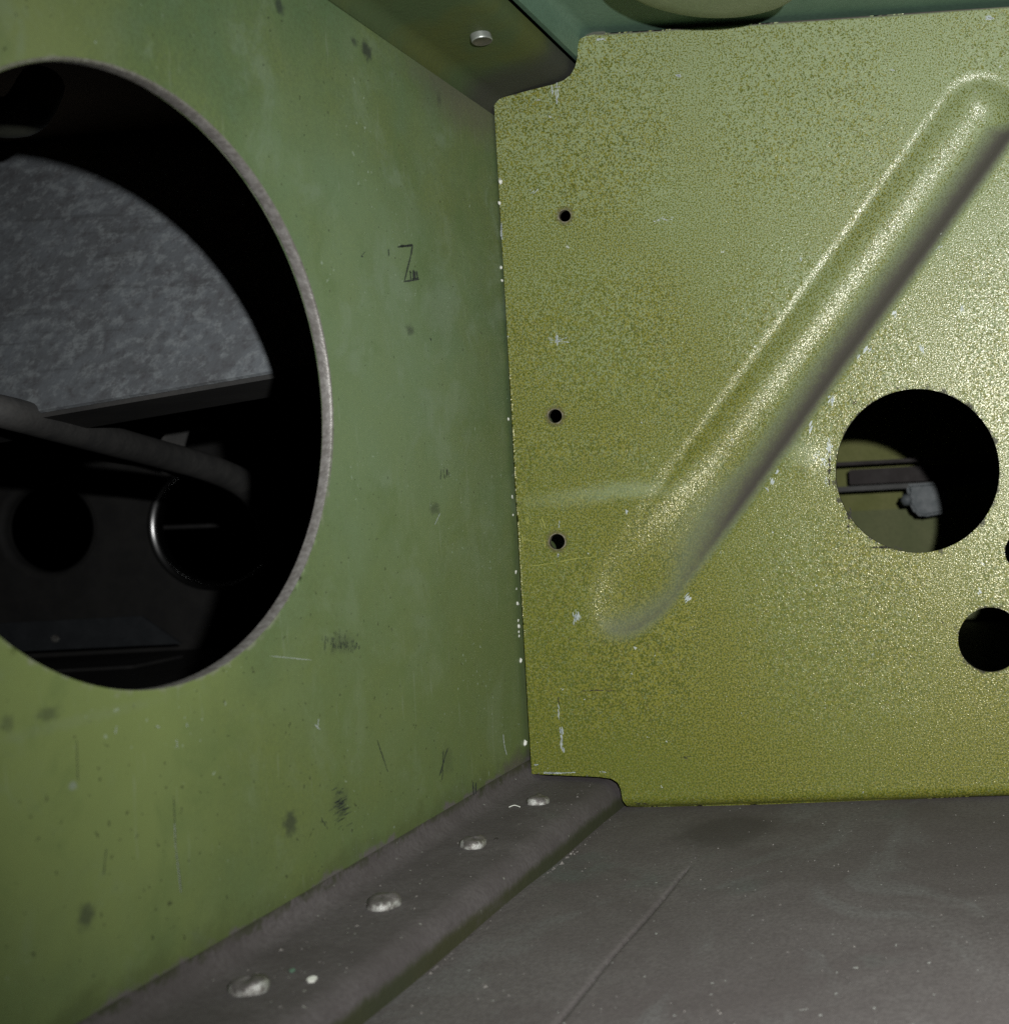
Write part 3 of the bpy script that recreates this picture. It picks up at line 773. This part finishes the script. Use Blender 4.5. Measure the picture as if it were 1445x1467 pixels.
hb = quad_slab('hanger_strap', [on_y(258, 598, .495), on_y(276, 601, .495), on_y(262, 650, .490), on_y(226, 640, .490)], .001, None, M_HOSE, 4)
tag(hb, 'short grey strap standing up behind the hose', 'strap')

bulk = empty('bulkhead', 'dark far wall with two round holes behind the big hole', 'bulkhead')
Yb = .75
b1, b2 = on_y(66, 757, Yb), on_y(306, 752, Yb)
KB = Yb / F
P, q, so = cut_sheet(np.arange(-.85, BW, .0035), np.arange(-.085, .12, .0035), None, [(b1.x, b1.z, 63 * KB + .0044), (b2.x, b2.z, 84 * KB + .0044)])
fr = np.c_[P[:, 0], np.full(len(P), Yb), P[:, 1]]
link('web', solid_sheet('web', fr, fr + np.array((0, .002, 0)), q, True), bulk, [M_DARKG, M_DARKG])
for b_, r_ in ((b1, 63), (b2, 84)):
    R_ = r_ * KB
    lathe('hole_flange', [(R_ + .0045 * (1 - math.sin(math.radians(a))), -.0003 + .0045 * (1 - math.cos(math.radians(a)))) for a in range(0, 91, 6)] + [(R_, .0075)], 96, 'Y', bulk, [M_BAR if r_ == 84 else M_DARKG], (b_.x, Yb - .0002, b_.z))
tube('rod', [(-.62, .86, on_y(60, 757, .86).z - .004), (-.50, .86, on_y(240, 757, .86).z), (-.14, .86, on_y(300, 752, .86).z + .002)], .0016, 10, None, [mat_plain('pale_rod', (.09, .09, .09), (.13, .13, .13), 100, .5)])
tag(bpy.data.objects['rod'], 'thin pale rod crossing behind the two far holes', 'rod')
led = empty('stringer', 'low blue-grey ledge in front of the dark far wall', 'stringer')
e0, e1 = on_y(-240, 905, .70), on_y(205, 882, .70)
e2, e3 = on_y(262, 922, .70), on_y(-240, 946, .70)
quad_slab('face', [e0, e1, e2, e3], .0015, led, M_BLUE, 6)
box('foot', (e3.x, .66, -.0772), (e2.x, .7005, -.0755), led, [M_DARKG])
lathe('rivet', [(.0001, -.0012), (.002, -.001), (.0027, .0)], 16, 'Y', led, [M_RIVET], on_y(80, 915, .699))
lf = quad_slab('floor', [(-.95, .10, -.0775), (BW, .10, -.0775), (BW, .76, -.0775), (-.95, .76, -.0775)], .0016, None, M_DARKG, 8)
tag(lf, None, None, None, 'structure')
tb = tube('conduit', [on_y(-120, 140, .26), on_y(-40, 158, .262), on_y(8, 168, .265), on_y(38, 158, .27), on_y(60, 120, .29)], .0045, 16, None, [M_PIPE])
tag(tb, 'dim olive pipe end at the upper left inside the big hole', 'pipe')
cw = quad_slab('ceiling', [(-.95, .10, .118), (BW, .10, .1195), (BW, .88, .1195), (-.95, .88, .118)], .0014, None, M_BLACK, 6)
tag(cw, None, None, None, 'structure')

# ------------------------------------------------------------------ BAY BEHIND THE RIB, seen through its round holes
Y2 = .700
bp = empty('back_panel', 'dim yellow-green panel seen through the round hole of the speckled sheet', 'panel')
M_YG = mat_plain('dull_yellow_primer', (0.28, 0.31, 0.085), (0.34, 0.36, 0.12), 60, .6, 0, .2, 500)
M_YG2 = mat_plain('dull_green_primer', (0.23, 0.27, 0.11), (0.27, 0.30, 0.13), 60, .6, 0, .2, 500)
zs = on_y(1260, 740, Y2).z
box('upper_sheet', (-A + .001, Y2, zs), (.16, Y2 + .002, .119), bp, [M_YG])
box('lower_sheet', (-A + .001, Y2 - .0025, -.0790), (.16, Y2 - .0005, zs + .004), bp, [M_YG2])
rail = empty('rail', 'dark grey horizontal rail in front of the dim yellow-green panel', 'rail')
M_RAIL = mat_plain('dusty_brown_grey_metal', (0.062, 0.054, 0.052), (0.088, 0.080, 0.078), 120, .7)
def yz(y, Y, x=1270): return on_y(x, y, Y).z
box('web', (on_y(1216, 690, .664).x, .664, yz(692, .664)), (.15, .667, yz(670, .664)), rail, [M_RAIL])
box('upper_lip', (-A + .002, .640, yz(664, .65)), (.15, .667, yz(659, .65)), rail, [M_RAIL])
box('lower_lip', (-A + .002, .640, yz(701, .65)), (.15, .667, yz(694, .65)), rail, [mat_plain('pale_rail_metal', (0.12, 0.125, 0.12), (0.16, 0.165, 0.16), 120, .6)])
M_CL = mat_plain('grey_cast_metal', (0.16, 0.19, 0.20), (0.26, 0.29, 0.30), 200, .5, .1, .4)
brk = empty('bracket', 'small grey bracket hanging below the rail', 'bracket')
c0, c1 = on_y(1303, 697, .638), on_y(1352, 697, .638)
import bmesh as _b
b = _b.new()
pr = [on_y(1296, 694, .638), on_y(1352, 690, .638), on_y(1354, 735, .638), on_y(1322, 741, .638), on_y(1310, 737, .638), on_y(1302, 722, .638), on_y(1299, 712, .638), on_y(1301, 703, .638)]
fv = [b.verts.new(p) for p in pr]; fc = b.faces.new(fv)
e = _b.ops.extrude_face_region(b, geom=[fc])
for g in e['geom']:
    if isinstance(g, _b.types.BMVert): g.co.y += .024
_b.ops.recalc_face_normals(b, faces=b.faces)
_b.ops.bevel(b, geom=b.edges[:], offset=.0016, segments=3, affect='EDGES')
mm = bpy.data.meshes.new('body'); b.to_mesh(mm); b.free()
link('body', mm, brk, [M_CL])
lathe('bolt', [(.0001, -.004), (.0016, -.0038), (.0030, -.0028), (.0036, -.001), (.0036, .002)], 6, 'Y', brk, [M_CL], on_y(1299, 716, .640))
hf = quad_slab('floor', [(-.1258, .321, -.0790), (.16, .321, -.0830), (.16, Y2, -.0830), (-.1258, Y2, -.0790)], .0016, None, M_DARKG, 6)
tag(hf, None, None, None, 'structure')
